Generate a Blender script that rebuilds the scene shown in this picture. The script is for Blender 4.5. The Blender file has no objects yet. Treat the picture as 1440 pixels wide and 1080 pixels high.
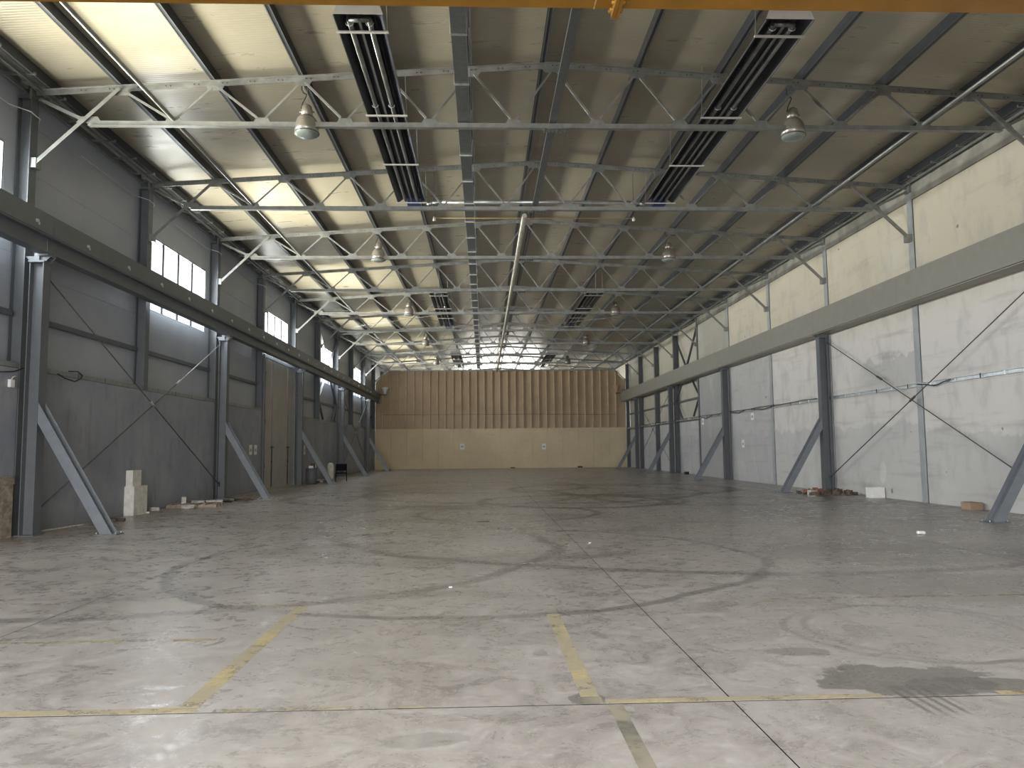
import bpy, bmesh, math, random
from mathutils import Vector, Matrix
R = random.Random(7)
scene = bpy.context.scene

# ------------------------------------------------------------------ camera
FPX, PITCH, YAW, ROLL, EYE = 1082.0, 0.0848, 0.0378, -0.0098, 1.719
cam_d = bpy.data.cameras.new('camera')
cam = bpy.data.objects.new('camera', cam_d)
scene.collection.objects.link(cam)
cam_d.sensor_width = 36.0
cam_d.lens = 36.0 * FPX / 1440.0
cam_d.clip_end = 400
_cp, _sp, _cy, _sy = math.cos(PITCH), math.sin(PITCH), math.cos(YAW), math.sin(YAW)
_fw = Vector((_sy * _cp, _cy * _cp, _sp)); _r0 = Vector((_cy, -_sy, 0)); _u0 = _r0.cross(_fw)
_r = _r0 * math.cos(ROLL) + _u0 * math.sin(ROLL); _u = -_r0 * math.sin(ROLL) + _u0 * math.cos(ROLL)
_m = Matrix((( _r.x, _u.x, -_fw.x), (_r.y, _u.y, -_fw.y), (_r.z, _u.z, -_fw.z)))
cam.matrix_world = Matrix.Translation((-1.685, 0, EYE)) @ _m.to_4x4()
scene.camera = cam

# ------------------------------------------------------------------ layout numbers (metres)
def FY(k): return 16.885 + 6.0 * (k - 1)      # y of roof frame k (1 = first truss in view)
Y_FRONT, Y_PART, Y_END = FY(-3), FY(10) + 0.12, FY(14)
SLOPE = 0.064
def chord_z(x): return 10.46 - SLOPE * abs(x)
def roof_z(x): return 10.78 - SLOPE * abs(x)
WX = 11.88                                     # wall face
WIN_BAYS = (-2, 0, 2, 4, 6, 8, 10, 12)         # bays (frame k to k+1) of the left wall with windows
WIN_Z0, WIN_Z1 = 6.08, 8.42

# ------------------------------------------------------------------ world, daylight, exposure
world = bpy.data.worlds.new('sky'); scene.world = world
world.use_nodes = True
_bg = world.node_tree.nodes['Background']
_bg.inputs[0].default_value = (0.86, 0.93, 1.0, 1); _bg.inputs[1].default_value = 3.2
def area(name, loc, size, nrm, power, col, spread=180):
    d = bpy.data.lights.new(name, 'AREA'); d.shape = 'RECTANGLE'; d.size, d.size_y = size
    d.energy = power; d.color = col; d.spread = math.radians(spread)
    o = bpy.data.objects.new(name, d); scene.collection.objects.link(o)
    o.location = loc; n = Vector(nrm).normalized()
    z = -n; up = Vector((0, 0, 1)); x = up.cross(z).normalized(); y = z.cross(x)
    o.matrix_world = Matrix.Translation(loc) @ Matrix((x, y, z)).transposed().to_4x4()
    return o
for k in WIN_BAYS:
    yc = FY(k) + 3.0
    area('window_daylight', (-WX - 0.45, yc, (WIN_Z0 + WIN_Z1) / 2), (4.9, 2.2), (1, 0, -0.25), 1800, (0.95, 0.965, 1.0))
    area('window_yard_bounce', (-WX - 0.80, yc, (WIN_Z0 + WIN_Z1) / 2), (4.9, 2.2), (1, 0, 0.72), 1050, (1.0, 0.89, 0.66), 96)
area('gate_daylight', (-3.5, Y_FRONT - 0.6, 2.7), (12.0, 5.0), (0.10, 1, -0.30), 1450, (1.0, 0.985, 0.975), 85)
area('far_gate_daylight', (0.5, Y_END + 0.4, 4.5), (9.0, 7.0), (0, -1, 0.1), 1500, (1.0, 0.95, 0.86))

vs = scene.view_settings
vs.view_transform = 'Standard'; vs.look = 'None'; vs.gamma = 1.0; vs.use_curve_mapping = False
vs.exposure = 0.16
scene.cycles.use_denoising = True
scene.cycles.max_bounces = 8
scene.cycles.diffuse_bounces = 5
scene.cycles.sample_clamp_indirect = 6.0

# ------------------------------------------------------------------ materials
class NT:
    def __init__(s, mat):
        s.t = mat.node_tree; s.t.nodes.clear()
        s.pos = s.n('ShaderNodeNewGeometry').outputs['Position']
        s.x, s.y, s.z = s.sep(s.pos)
    def n(s, typ, **kw):
        nd = s.t.nodes.new(typ)
        for k, v in kw.items(): setattr(nd, k, v)
        return nd
    def put(s, sock, v):
        if isinstance(v, bpy.types.NodeSocket): s.t.links.new(v, sock)
        elif isinstance(v, (tuple, list)) and len(v) == 3 and sock.type == 'RGBA': sock.default_value = (*v, 1)
        else: sock.default_value = v
    def sep(s, v):
        nd = s.n('ShaderNodeSeparateXYZ'); s.put(nd.inputs[0], v); return nd.outputs
    def m(s, op, a, b=0.0, c=None, clamp=False):
        nd = s.n('ShaderNodeMath', operation=op, use_clamp=clamp)
        s.put(nd.inputs[0], a); s.put(nd.inputs[1], b)
        if c is not None: s.put(nd.inputs[2], c)
        return nd.outputs[0]
    def noise(s, scale, detail=4, rough=0.55, vec=None, st=(1, 1, 1), off=(0, 0, 0), dist=0.0):
        mp = s.n('ShaderNodeMapping'); s.put(mp.inputs[0], vec or s.pos)
        mp.inputs['Scale'].default_value = st; mp.inputs['Location'].default_value = off
        nd = s.n('ShaderNodeTexNoise'); s.put(nd.inputs['Vector'], mp.outputs[0])
        nd.inputs['Scale'].default_value = scale; nd.inputs['Detail'].default_value = detail
        nd.inputs['Roughness'].default_value = rough; nd.inputs['Distortion'].default_value = dist
        return nd.outputs[0]
    def ss(s, v, a, b, lo=0.0, hi=1.0):
        nd = s.n('ShaderNodeMapRange', interpolation_type='SMOOTHSTEP')
        s.put(nd.inputs[0], v); nd.inputs[1].default_value = a; nd.inputs[2].default_value = b
        nd.inputs[3].default_value = lo; nd.inputs[4].default_value = hi
        return nd.outputs[0]
    def mix(s, f, a, b, blend='MIX'):
        nd = s.n('ShaderNodeMix', data_type='RGBA', blend_type=blend, clamp_factor=True)
        s.put(nd.inputs[0], f); s.put(nd.inputs[6], a); s.put(nd.inputs[7], b)
        return nd.outputs[2]
    def bump(s, h, strength=0.3, dist=0.01):
        nd = s.n('ShaderNodeBump'); s.put(nd.inputs['Height'], h)
        nd.inputs['Strength'].default_value = strength; nd.inputs['Distance'].default_value = dist
        return nd.outputs[0]
    def out(s, col, rough=0.6, metal=0.0, spec=0.5, normal=None, extra=None):
        b = s.n('ShaderNodeBsdfPrincipled')
        s.put(b.inputs['Base Color'], col); s.put(b.inputs['Roughness'], rough)
        s.put(b.inputs['Metallic'], metal); s.put(b.inputs['Specular IOR Level'], spec)
        if normal is not None: s.put(b.inputs['Normal'], normal)
        o = s.n('ShaderNodeOutputMaterial')
        s.put(o.inputs[0], b.outputs[0])
        return b, o
MATS = {}
def new_mat(name):
    m = bpy.data.materials.new(name); m.use_nodes = True; MATS[name] = m
    return NT(m)
def plain(name, col, rough=0.6, metal=0.0, var=0.12, scale=3.0, spec=0.5):
    t = new_mat(name)
    n = t.noise(scale, 5)
    k = t.ss(n, 0.3, 0.7, 1 - var, 1 + var)
    c = t.mix(1.0, col, t.n('ShaderNodeCombineColor').outputs[0], 'MULTIPLY')
    cc = c.node.inputs[7].links[0].from_node
    for i in range(3): t.put(cc.inputs[i], k)
    t.out(c, rough, metal, spec)
plain('column_paint', (0.11, 0.12, 0.13), 0.45, 0.0, 0.06)
plain('brace_paint', (0.165, 0.18, 0.20), 0.4, 0.0, 0.08, 6)
plain('crane_beam_paint', (0.24, 0.232, 0.195), 0.5, 0.0, 0.04)
plain('truss_steel', (0.255, 0.26, 0.245), 0.40, 0.45, 0.15, 5)
plain('dark_bolt', (0.05, 0.05, 0.05), 0.5)
plain('purlin_steel', (0.045, 0.05, 0.058), 0.45, 0.2, 0.12)
plain('purlin_edge', (0.13, 0.135, 0.135), 0.4, 0.3, 0.12)
plain('galvanised', (0.56, 0.58, 0.58), 0.33, 0.75, 0.12, 8)
plain('dull_galvanised', (0.30, 0.32, 0.31), 0.45, 0.5, 0.12, 8)
plain('heater_black', (0.022, 0.023, 0.03), 0.4, 0.4, 0.3)
plain('heater_tube', (0.20, 0.20, 0.19), 0.35, 0.6, 0.2)
plain('white_metal', (0.55, 0.54, 0.50), 0.4, 0.0, 0.06)
plain('blue_box', (0.015, 0.035, 0.16), 0.4)
plain('yellow_paint', (0.36, 0.17, 0.018), 0.42, 0.0, 0.12, 2)
plain('lamp_metal', (0.34, 0.31, 0.27), 0.32, 0.6, 0.12)
plain('lamp_glass', (0.22, 0.25, 0.225), 0.22, 0.0, 0.1)
plain('black_plastic', (0.012, 0.012, 0.015), 0.45)
plain('dark_cable', (0.015, 0.015, 0.017), 0.6)
plain('white_cable', (0.6, 0.6, 0.58), 0.5)
plain('yellow_cable', (0.42, 0.30, 0.10), 0.5)
plain('rusty_rod', (0.10, 0.085, 0.075), 0.6, 0.2)
plain('stud_wood', (0.60, 0.46, 0.30), 0.6, 0.0, 0.15, 2)
plain('old_wood', (0.30, 0.25, 0.20), 0.8, 0.0, 0.35, 9)
plain('dark_wood', (0.10, 0.07, 0.055), 0.8, 0.0, 0.4, 9)
plain('pale_rubble', (0.45, 0.42, 0.38), 0.85, 0.0, 0.25, 14)
plain('block_white', (0.66, 0.645, 0.60), 0.75, 0.0, 0.12, 6)
plain('clean_white', (0.80, 0.79, 0.77), 0.6, 0.0, 0.04)
plain('cardboard', (0.38, 0.26, 0.175), 0.75)
plain('paper', (0.78, 0.77, 0.74), 0.8, 0.0, 0.03)
plain('ink', (0.05, 0.05, 0.06), 0.8)
plain('brick_red', (0.25, 0.11, 0.07), 0.85, 0.0, 0.3, 10)
plain('door_sheet', (0.34, 0.325, 0.30), 0.5, 0.0, 0.10, 1.2)
plain('window_frame', (0.30, 0.32, 0.34), 0.4, 0.3)
plain('yellow_wood', (0.55, 0.38, 0.16), 0.7)
plain('concrete_grey', (0.34, 0.33, 0.285), 0.8, 0.0, 0.25, 1.5)
plain('strip_paint', (0.34, 0.355, 0.36), 0.5, 0.0, 0.1)
plain('pipe_paint', (0.36, 0.345, 0.285), 0.4, 0.3, 0.12)
plain('tray_steel', (0.13, 0.14, 0.14), 0.45, 0.4, 0.12, 8)
plain('black_cloth', (0.008, 0.008, 0.011), 0.9, 0.0, 0.1, 8, 0.1)
plain('mullion_paint', (0.05, 0.055, 0.065), 0.6, 0.0, 0.1)
plain('asphalt', (0.30, 0.28, 0.25), 0.9)

def roof_mat():
    t = new_mat('roof_sheet')
    ribs = t.m('SINE', t.m('MULTIPLY', t.y, 2 * math.pi / 0.085))
    n1 = t.noise(0.5, 4); n2 = t.noise(2.2, 5, 0.6, st=(0.4, 1.6, 1))
    c = t.mix(t.ss(n1, 0.35, 0.7), (0.40, 0.365, 0.275), (0.455, 0.415, 0.315))
    c = t.mix(t.m('MULTIPLY', t.ss(n1, 0.55, 0.75), 0.2), c, (0.38, 0.34, 0.27))
    t.out(c, t.ss(n2, 0.3, 0.7, 0.27, 0.38), 0.25, 0.6, t.bump(t.m('ADD', ribs, t.m('MULTIPLY', n1, 2.0)), 0.16, 0.012))
roof_mat()

def clad_mat(name, a, b, rough=0.45):
    t = new_mat(name)
    ribs = t.m('SINE', t.m('MULTIPLY', t.z, 2 * math.pi / 0.10))
    n1 = t.noise(0.7, 5); n2 = t.noise(5, 6, 0.7, st=(1, 1, 0.25))
    c = t.mix(t.ss(n1, 0.3, 0.7), a, b)
    c = t.mix(t.m('MULTIPLY', t.ss(n2, 0.6, 0.75), 0.3), c, (0.18, 0.17, 0.15))
    t.out(c, rough, 0.0, 0.5, t.bump(ribs, 0.06, 0.01))
clad_mat('clad_left', (0.34, 0.365, 0.415), (0.385, 0.405, 0.445))
clad_mat('clad_right', (0.47, 0.445, 0.37), (0.53, 0.50, 0.42))

def left_concrete():
    t = new_mat('concrete_left')
    n1 = t.noise(0.6, 6, 0.6); n2 = t.noise(3.0, 6, 0.65, st=(1, 1, 0.35)); n3 = t.noise(14, 3)
    c = t.mix(t.ss(n1, 0.3, 0.72), (0.24, 0.255, 0.30), (0.315, 0.325, 0.355))
    c = t.mix(t.m('MULTIPLY', t.ss(n2, 0.5, 0.75), 0.5), c, (0.14, 0.145, 0.16))
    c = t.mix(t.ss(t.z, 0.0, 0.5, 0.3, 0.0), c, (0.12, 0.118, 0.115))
    t.out(c, 0.75, 0, 0.35, t.bump(t.m('ADD', n2, n3), 0.25, 0.01))
left_concrete()

def right_concrete():
    t = new_mat('concrete_right')
    n1 = t.noise(0.35, 6, 0.6); n2 = t.noise(1.6, 7, 0.65, st=(1, 1.0, 0.5)); n3 = t.noise(9, 5, 0.6)
    nb = t.noise(0.9, 5, 0.6, off=(3, 9, 1))
    cream, white, grey, blue = (0.58, 0.53, 0.425), (0.66, 0.63, 0.59), (0.46, 0.45, 0.435), (0.40, 0.40, 0.40)
    # upper storey cream wash, lower part whiter
    c = t.mix(t.ss(t.m('ADD', t.z, t.m('MULTIPLY', nb, 1.0)), 5.6, 7.4), white, cream)
    # old grey plaster up to a ragged line, of a height of its own in each bay
    step = t.m('ADD', t.m('MULTIPLY', t.ss(t.y, 22.6, 22.9), 0.25), t.m('MULTIPLY', t.ss(t.y, 28.6, 28.9), 0.0))
    edge = t.m('ADD', t.m('ADD', t.z, t.m('MULTIPLY', t.m('SUBTRACT', nb, 0.5), 1.5)), t.m('MULTIPLY', step, -1.0))
    low = t.ss(edge, 2.10, 2.22, 1.0, 0.0)
    c = t.mix(t.m('MULTIPLY', low, 0.7), c, (0.49, 0.485, 0.475))
    # bluish bare panels further in
    far = t.m('MULTIPLY', t.ss(t.y, 34.8, 35.0), t.ss(t.z, 5.9, 6.3, 1.0, 0.0))
    c = t.mix(t.m('MULTIPLY', far, 0.62), c, blue)
    far2 = t.m('MULTIPLY', t.ss(t.y, 40.6, 41.2), t.ss(t.y, 46.5, 47.0, 1.0, 0.25))
    c = t.mix(t.m('MULTIPLY', far2, 0.6), c, (0.26, 0.26, 0.25))
    # big damp blotch beside the second bay strip
    n4 = t.noise(1.3, 7, 0.65, off=(6, 2, 4))
    top = t.ss(t.m('ADD', t.z, t.m('MULTIPLY', n4, 1.5)), 5.28, 5.36, 1.0, 0.0)
    bl = t.m('MULTIPLY', t.m('MULTIPLY', top, t.ss(t.m('ADD', t.z, t.m('MULTIPLY', n4, 0.8)), 3.5, 4.2)), t.m('MULTIPLY', t.ss(t.y, 22.9, 23.1), t.ss(t.m('ADD', t.y, t.m('MULTIPLY', n4, 2.6)), 27.2, 28.6, 1.0, 0.0)))
    c = t.mix(t.m('MULTIPLY', bl, 0.75), c, grey)
    py = t.m('MULTIPLY', t.m('SUBTRACT', t.y, 25.35), 4.0); pz = t.m('MULTIPLY', t.m('SUBTRACT', t.z, 0.85), 2.6)
    pd = t.m('ADD', t.m('SQRT', t.m('ADD', t.m('MULTIPLY', py, py), t.m('MULTIPLY', pz, pz))), t.m('MULTIPLY', n4, 0.8))
    c = t.mix(t.ss(pd, 1.2, 1.35, 0.7, 0.0), c, (0.66, 0.64, 0.60))
    c = t.mix(t.m('MULTIPLY', t.ss(n2, 0.46, 0.72), 0.33), c, (0.30, 0.29, 0.27))
    st_ = t.noise(1.2, 6, 0.6, st=(1, 0.25, 2.2), off=(2, 4, 8))
    c = t.mix(t.m('MULTIPLY', t.ss(st_, 0.52, 0.70), 0.35), c, (0.30, 0.29, 0.27))
    c = t.mix(t.m('MULTIPLY', t.ss(n1, 0.5, 0.7), 0.3), c, (0.66, 0.64, 0.60))
    spots = t.noise(2.6, 2, 0.4, off=(5, 5, 5))
    c = t.mix(t.m('MULTIPLY', t.ss(spots, 0.765, 0.78), 0.7), c, (0.12, 0.11, 0.10))
    t.out(c, 0.8, 0, 0.3, t.bump(t.m('ADD', n2, t.m('MULTIPLY', n3, 0.5)), 0.3, 0.012))
right_concrete()

def partition_mats():
    t = new_mat('partition_board')
    n1 = t.noise(0.5, 5); n2 = t.noise(3, 5)
    c = t.mix(t.ss(n1, 0.3, 0.7), (0.60, 0.49, 0.325), (0.67, 0.555, 0.375))
    c = t.mix(t.m('MULTIPLY', t.ss(n2, 0.5, 0.75), 0.2), c, (0.36, 0.29, 0.18))
    t.out(c, 0.65, 0, 0.4)
    t = new_mat('partition_sheet')
    n1 = t.noise(0.7, 5); n2 = t.noise(2.2, 5, st=(1, 1, 0.3))
    c = t.mix(t.ss(n1, 0.3, 0.7), (0.40, 0.295, 0.185), (0.46, 0.345, 0.22))
    c = t.mix(t.ss(t.m('ADD', t.z, t.m('MULTIPLY', n2, 1.6)), 5.6, 6.1, 0.35, 0.0), c, (0.47, 0.375, 0.28))
    t.out(c, 0.6, 0, 0.4)
partition_mats()

def floor_mat():
    t = new_mat('floor_concrete')
    big = t.noise(0.16, 5, 0.6); mid = t.noise(0.9, 7, 0.65, dist=0.6); fine = t.noise(7, 6, 0.7)
    fleck = t.noise(26, 3, 0.6); streak = t.noise(0.8, 8, 0.7, off=(4, 2, 0), dist=1.2)
    mott = t.noise(2.3, 9, 0.72, dist=1.3, off=(1, 6, 0)); scuf = t.noise(5.5, 8, 0.75, dist=1.6, off=(8, 3, 0)); crk = t.noise(11, 9, 0.78, dist=1.2, off=(2, 8, 0))
    c = t.mix(t.ss(mid, 0.3, 0.7), (0.31, 0.282, 0.264), (0.412, 0.383, 0.36))
    c = t.mix(t.m('MULTIPLY', t.ss(mott, 0.40, 0.68), 0.75), c, (0.505, 0.475, 0.452))
    c = t.mix(t.m('MULTIPLY', t.ss(mott, 0.43, 0.28), 0.4), c, (0.21, 0.192, 0.178))
    c = t.mix(t.m('MULTIPLY', t.ss(streak, 0.5, 0.75), 0.5), c, (0.21, 0.19, 0.172))
    c = t.mix(t.m('MULTIPLY', t.ss(scuf, 0.58, 0.74), 0.18), c, (0.15, 0.138, 0.126))
    c = t.mix(t.m('MULTIPLY', t.ss(fine, 0.52, 0.72), 0.4), c, (0.53, 0.515, 0.49))
    c = t.mix(t.m('MULTIPLY', t.ss(crk, 0.50, 0.66), 0.55), c, (0.55, 0.53, 0.505))
    c = t.mix(t.m('MULTIPLY', t.ss(crk, 0.42, 0.28), 0.4), c, (0.19, 0.17, 0.155))
    c = t.mix(t.m('MULTIPLY', t.ss(fleck, 0.70, 0.76), 0.6), c, (0.09, 0.08, 0.07))
    # ground-in dirt of the busy middle of the hall
    w = t.m('ADD', t.y, t.m('MULTIPLY', big, 16.0))
    dirt = t.m('MULTIPLY', t.ss(w, 13.0, 32.0), 0.42)
    c = t.mix(dirt, c, (0.145, 0.122, 0.105))
    patch = t.noise(0.33, 6, 0.65, st=(0.7, 1.4, 1), dist=1.0, off=(12, 5, 0))
    c = t.mix(t.m('MULTIPLY', t.m('MULTIPLY', t.ss(patch, 0.48, 0.66), t.ss(t.y, 5.0, 16.0, 0.25, 1.0)), 0.6), c, (0.125, 0.105, 0.092))
    c = t.mix(t.m('MULTIPLY', t.ss(patch, 0.46, 0.32), 0.4), c, (0.40, 0.375, 0.34))
    # tyre marks: rings of rubber
    for (cx, cy, r, wd, s) in ((1.2, 25.5, 3.0, .16, .6), (1.6, 25.9, 3.3, .12, .5), (-3.5, 29, 5.2, .18, .5), (4.2, 33, 4.6, .22, .55),
                               (-1.0, 21.0, 2.4, .10, .45), (0.3, 31.0, 6.5, .22, .5), (6.2, 27.0, 4.0, .16, .45), (-2.0, 36, 5.0, .25, .5),
                               (3.0, 19.0, 8.5, .12, .35), (2.3, 7.2, 1.15, .03, .2), (2.5, 7.2, 1.15, .03, .2), (-6.0, 14.0, 5.5, .10, .3), (-1.9, 12.5, 4.4, .07, .35)):
        dx = t.m('SUBTRACT', t.x, cx); dy = t.m('SUBTRACT', t.y, cy)
        d = t.m('SQRT', t.m('ADD', t.m('MULTIPLY', dx, dx), t.m('MULTIPLY', dy, dy)))
        d = t.m('ADD', d, t.m('MULTIPLY', big, 1.4))
        e = t.m('ABSOLUTE', t.m('SUBTRACT', d, r + 0.7))
        k = t.m('MULTIPLY', t.ss(e, wd * 0.6, wd * 1.8, 1, 0), t.ss(mid, 0.30, 0.52))
        c = t.mix(t.m('MULTIPLY', k, min(.85, s * 1.5)), c, (0.085, 0.07, 0.066))
    # oil and damp stains
    stain = None
    for (cx, cy, rx, ry, s) in ((1.42, 5.74, .66, .36, 1.0), (1.85, 5.55, .60, .20, 1.0), (0.95, 6.55, .28, .13, .7), (1.02, 6.02, .10, .05, .8), (-1.0, 5.45, .12, .14, .9), (-2.05, 4.75, .28, .12, .35), (3.6, 9.6, 1.9, .8, .4), (5.2, 12.5, 2.5, 1.5, .45)):
        dx = t.m('MULTIPLY', t.m('SUBTRACT', t.x, cx), 1 / rx); dy = t.m('MULTIPLY', t.m('SUBTRACT', t.y, cy), 1 / ry)
        d = t.m('SQRT', t.m('ADD', t.m('MULTIPLY', dx, dx), t.m('MULTIPLY', dy, dy)))
        d = t.m('ADD', d, t.m('MULTIPLY', t.m('SUBTRACT', t.noise(4.0, 6, 0.6, off=(cx, cy, 0)), 0.5), 1.6))
        k = t.m('MULTIPLY', t.ss(d, 0.92, 1.04, 1, 0), s)
        c = t.mix(t.m('MULTIPLY', k, 0.72), c, (0.135, 0.128, 0.118))
    tm = t.m('MULTIPLY', t.ss(t.m('ABSOLUTE', t.m('SUBTRACT', t.x, 1.33)), .15, .17, 1, 0), t.ss(t.m('ABSOLUTE', t.m('SUBTRACT', t.y, 5.27)), .18, .34, 1, 0))
    tm = t.m('MULTIPLY', tm, t.ss(t.m('SINE', t.m('MULTIPLY', t.x, 2 * math.pi / .078)), -.1, .5))
    c = t.mix(t.m('MULTIPLY', tm, 0.6), c, (0.10, 0.09, 0.08))
    rough = t.m('ADD', t.ss(mott, 0.3, 0.7, 0.13, 0.42), t.m('MULTIPLY', t.ss(fine, 0.35, 0.7), 0.16))
    t.out(c, rough, 0, 0.5, t.bump(t.m('ADD', t.m('MULTIPLY', mid, 0.7), t.m('MULTIPLY', fine, 0.35)), 0.22, 0.02))
floor_mat()

def tape_mat(name, col, thr):
    t = new_mat(name)
    n = t.noise(3.2, 6, 0.7); n2 = t.noise(20, 4, 0.6); st = t.noise(1.6, 2, off=(7, 1, 0))
    c = t.mix(t.ss(n2, 0.35, 0.7), col, tuple(x * 0.7 for x in col))
    c = t.mix(t.m('MULTIPLY', t.ss(st, 0.42, 0.56), 0.75), c, (0.36, 0.32, 0.245))
    b, o = t.out(c, 0.7)
    tr = t.n('ShaderNodeBsdfTransparent'); mx = t.n('ShaderNodeMixShader')
    t.put(mx.inputs[0], t.ss(t.m('ADD', n, t.m('MULTIPLY', n2, 0.3)), thr, thr + 0.10))
    t.put(mx.inputs[1], tr.outputs[0]); t.put(mx.inputs[2], b.outputs[0]); t.put(o.inputs[0], mx.outputs[0])
tape_mat('tape_yellow', (0.52, 0.435, 0.245), 0.49)
tape_mat('tape_faded', (0.42, 0.36, 0.24), 0.60)
tape_mat('tape_grey', (0.20, 0.19, 0.15), 0.42)

def glass_mat():
    t = new_mat('pane_glass')
    gl = t.n('ShaderNodeBsdfGlossy'); gl.inputs['Roughness'].default_value = 0.08
    tr = t.n('ShaderNodeBsdfTransparent'); tr.inputs[0].default_value = (0.93, 0.95, 0.95, 1)
    fr = t.n('ShaderNodeFresnel'); fr.inputs[0].default_value = 1.45
    mx = t.n('ShaderNodeMixShader'); o = t.n('ShaderNodeOutputMaterial')
    t.put(mx.inputs[0], t.m('MULTIPLY', fr.outputs[0], 0.6)); t.put(mx.inputs[1], tr.outputs[0]); t.put(mx.inputs[2], gl.outputs[0])
    t.put(o.inputs[0], mx.outputs[0])
glass_mat()

# ------------------------------------------------------------------ mesh helpers
class MB:
    """collects shapes, build() links them as ONE mesh object"""
    def __init__(s): s.v = []; s.f = []; s.mi = []; s.cur = 0; s.sm = []
    def mat(s, i): s.cur = i; return s
    def add(s, vs, fs, smooth=False):
        b = len(s.v); s.v += [tuple(v) for v in vs]
        for f in fs: s.f.append(tuple(b + i for i in f)); s.mi.append(s.cur); s.sm.append(smooth)
        return s
    def box(s, x0, x1, y0, y1, z0, z1):
        v = [(x, y, z) for x in (x0, x1) for y in (y0, y1) for z in (z0, z1)]
        return s.add(v, [(0, 1, 3, 2), (4, 6, 7, 5), (0, 4, 5, 1), (2, 3, 7, 6), (0, 2, 6, 4), (1, 5, 7, 3)])
    def rbox(s, c, size, rot):
        M = Matrix.Translation(c) @ rot.to_matrix().to_4x4()
        h = [a / 2 for a in size]
        v = [M @ Vector((x, y, z)) for x in (-h[0], h[0]) for y in (-h[1], h[1]) for z in (-h[2], h[2])]
        return s.add(v, [(0, 1, 3, 2), (4, 6, 7, 5), (0, 4, 5, 1), (2, 3, 7, 6), (0, 2, 6, 4), (1, 5, 7, 3)])
    def ext(s, p0, p1, prof, up=(0, 0, 1), smooth=False):
        """extrude a closed 2-D outline (u right, v up) from p0 to p1"""
        p0, p1 = Vector(p0), Vector(p1); d = (p1 - p0).normalized(); up = Vector(up)
        if abs(d.dot(up)) > 0.999: up = Vector((0, 1, 0))
        u = d.cross(up).normalized(); w = u.cross(d).normalized(); n = len(prof)
        vs = [p + u * a + w * b for p in (p0, p1) for a, b in prof]
        fs = [(i, (i + 1) % n, n + (i + 1) % n, n + i) for i in range(n)]
        b = len(s.v); s.add(vs, fs, smooth); s.add([], [])
        for f in (tuple(range(n))[::-1], tuple(range(n, 2 * n))):
            s.f.append(tuple(b + i for i in f)); s.mi.append(s.cur); s.sm.append(False)
        return s
    def poly(s, pts, off):
        """flat plate: outline pts extruded by vector off"""
        off = Vector(off); n = len(pts); pts = [Vector(p) for p in pts]
        b = len(s.v); s.add(pts + [p + off for p in pts], [(i, (i + 1) % n, n + (i + 1) % n, n + i) for i in range(n)])
        for f in (tuple(range(n))[::-1], tuple(range(n, 2 * n))):
            s.f.append(tuple(b + i for i in f)); s.mi.append(s.cur); s.sm.append(False)
        return s
    def rod(s, p0, p1, r, n=8): return s.ext(p0, p1, [(r * math.cos(2 * math.pi * i / n), r * math.sin(2 * math.pi * i / n)) for i in range(n)], smooth=n > 5)
    def path(s, pts, r, n=6):
        for a, b in zip(pts, pts[1:]): s.rod(a, b, r, n)
        return s
    def lathe(s, prof, n=24, c=(0, 0, 0)):
        b = len(s.v); m = len(prof)
        for r, z in prof:
            for i in range(n):
                a = 2 * math.pi * i / n; s.v.append((c[0] + r * math.cos(a), c[1] + r * math.sin(a), c[2] + z))
        for j in range(m - 1):
            for i in range(n):
                s.f.append((b + j * n + i, b + j * n + (i + 1) % n, b + (j + 1) * n + (i + 1) % n, b + (j + 1) * n + i)); s.mi.append(s.cur); s.sm.append(True)
        return s
    def mesh(s, name, mats):
        me = bpy.data.meshes.new(name); me.from_pydata(s.v, [], s.f)
        for m in ([mats] if isinstance(mats, str) else mats): me.materials.append(MATS[m])
        me.polygons.foreach_set('material_index', s.mi); me.polygons.foreach_set('use_smooth', s.sm)
        bm = bmesh.new(); bm.from_mesh(me); bmesh.ops.recalc_face_normals(bm, faces=bm.faces); bm.to_mesh(me); bm.free()
        me.update(); return me
    def build(s, name, mats, parent=None, loc=(0, 0, 0)): return link(name, s.mesh(name, mats), parent, loc)
def link(name, data, parent=None, loc=(0, 0, 0), rot=(0, 0, 0)):
    o = bpy.data.objects.new(name, data); scene.collection.objects.link(o)
    o.location = loc; o.rotation_euler = rot
    if parent is not None: o.parent = parent
    return o
def tag(o, label, cat, group=None):
    o['label'] = label; o['category'] = cat
    if group: o['group'] = group
    return o
def thing(name, label, cat, loc=(0, 0, 0), group=None, rz=0):
    return tag(link(name, None, None, loc, (0, 0, rz)), label, cat, group)
def struct(o, label=None):
    o['kind'] = 'structure'
    if label: o['label'] = label
    return o
def copy_tree(o, parent=None, loc=None):
    c = o.copy(); scene.collection.objects.link(c); c.parent = parent
    if loc is not None: c.location = loc
    for ch in o.children: copy_tree(ch, c)
    return c
def I(h, b, tw, tf):     # H section: height along v
    x, y, a, c = b / 2, h / 2, tw / 2, h / 2 - tf
    return [(-x, -y), (x, -y), (x, -c), (a, -c), (a, c), (x, c), (x, y), (-x, y), (-x, c), (-a, c), (-a, -c), (-x, -c)]
def Lp(a, b, t): return [(0, 0), (a, 0), (a, t), (t, t), (t, b), (0, b)]
def Cp(h, b, t): return [(0, 0), (b, 0), (b, t), (t, t), (t, h - t), (b, h - t), (b, h), (0, h)]
def rect(w, h): return [(-w / 2, -h / 2), (w / 2, -h / 2), (w / 2, h / 2), (-w / 2, h / 2)]
ORD = ['zeroth', 'first', 'second', 'third', 'fourth', 'fifth', 'sixth', 'seventh', 'eighth', 'ninth', 'tenth', 'eleventh', 'twelfth', 'thirteenth', 'fourteenth', 'fifteenth']

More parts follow.
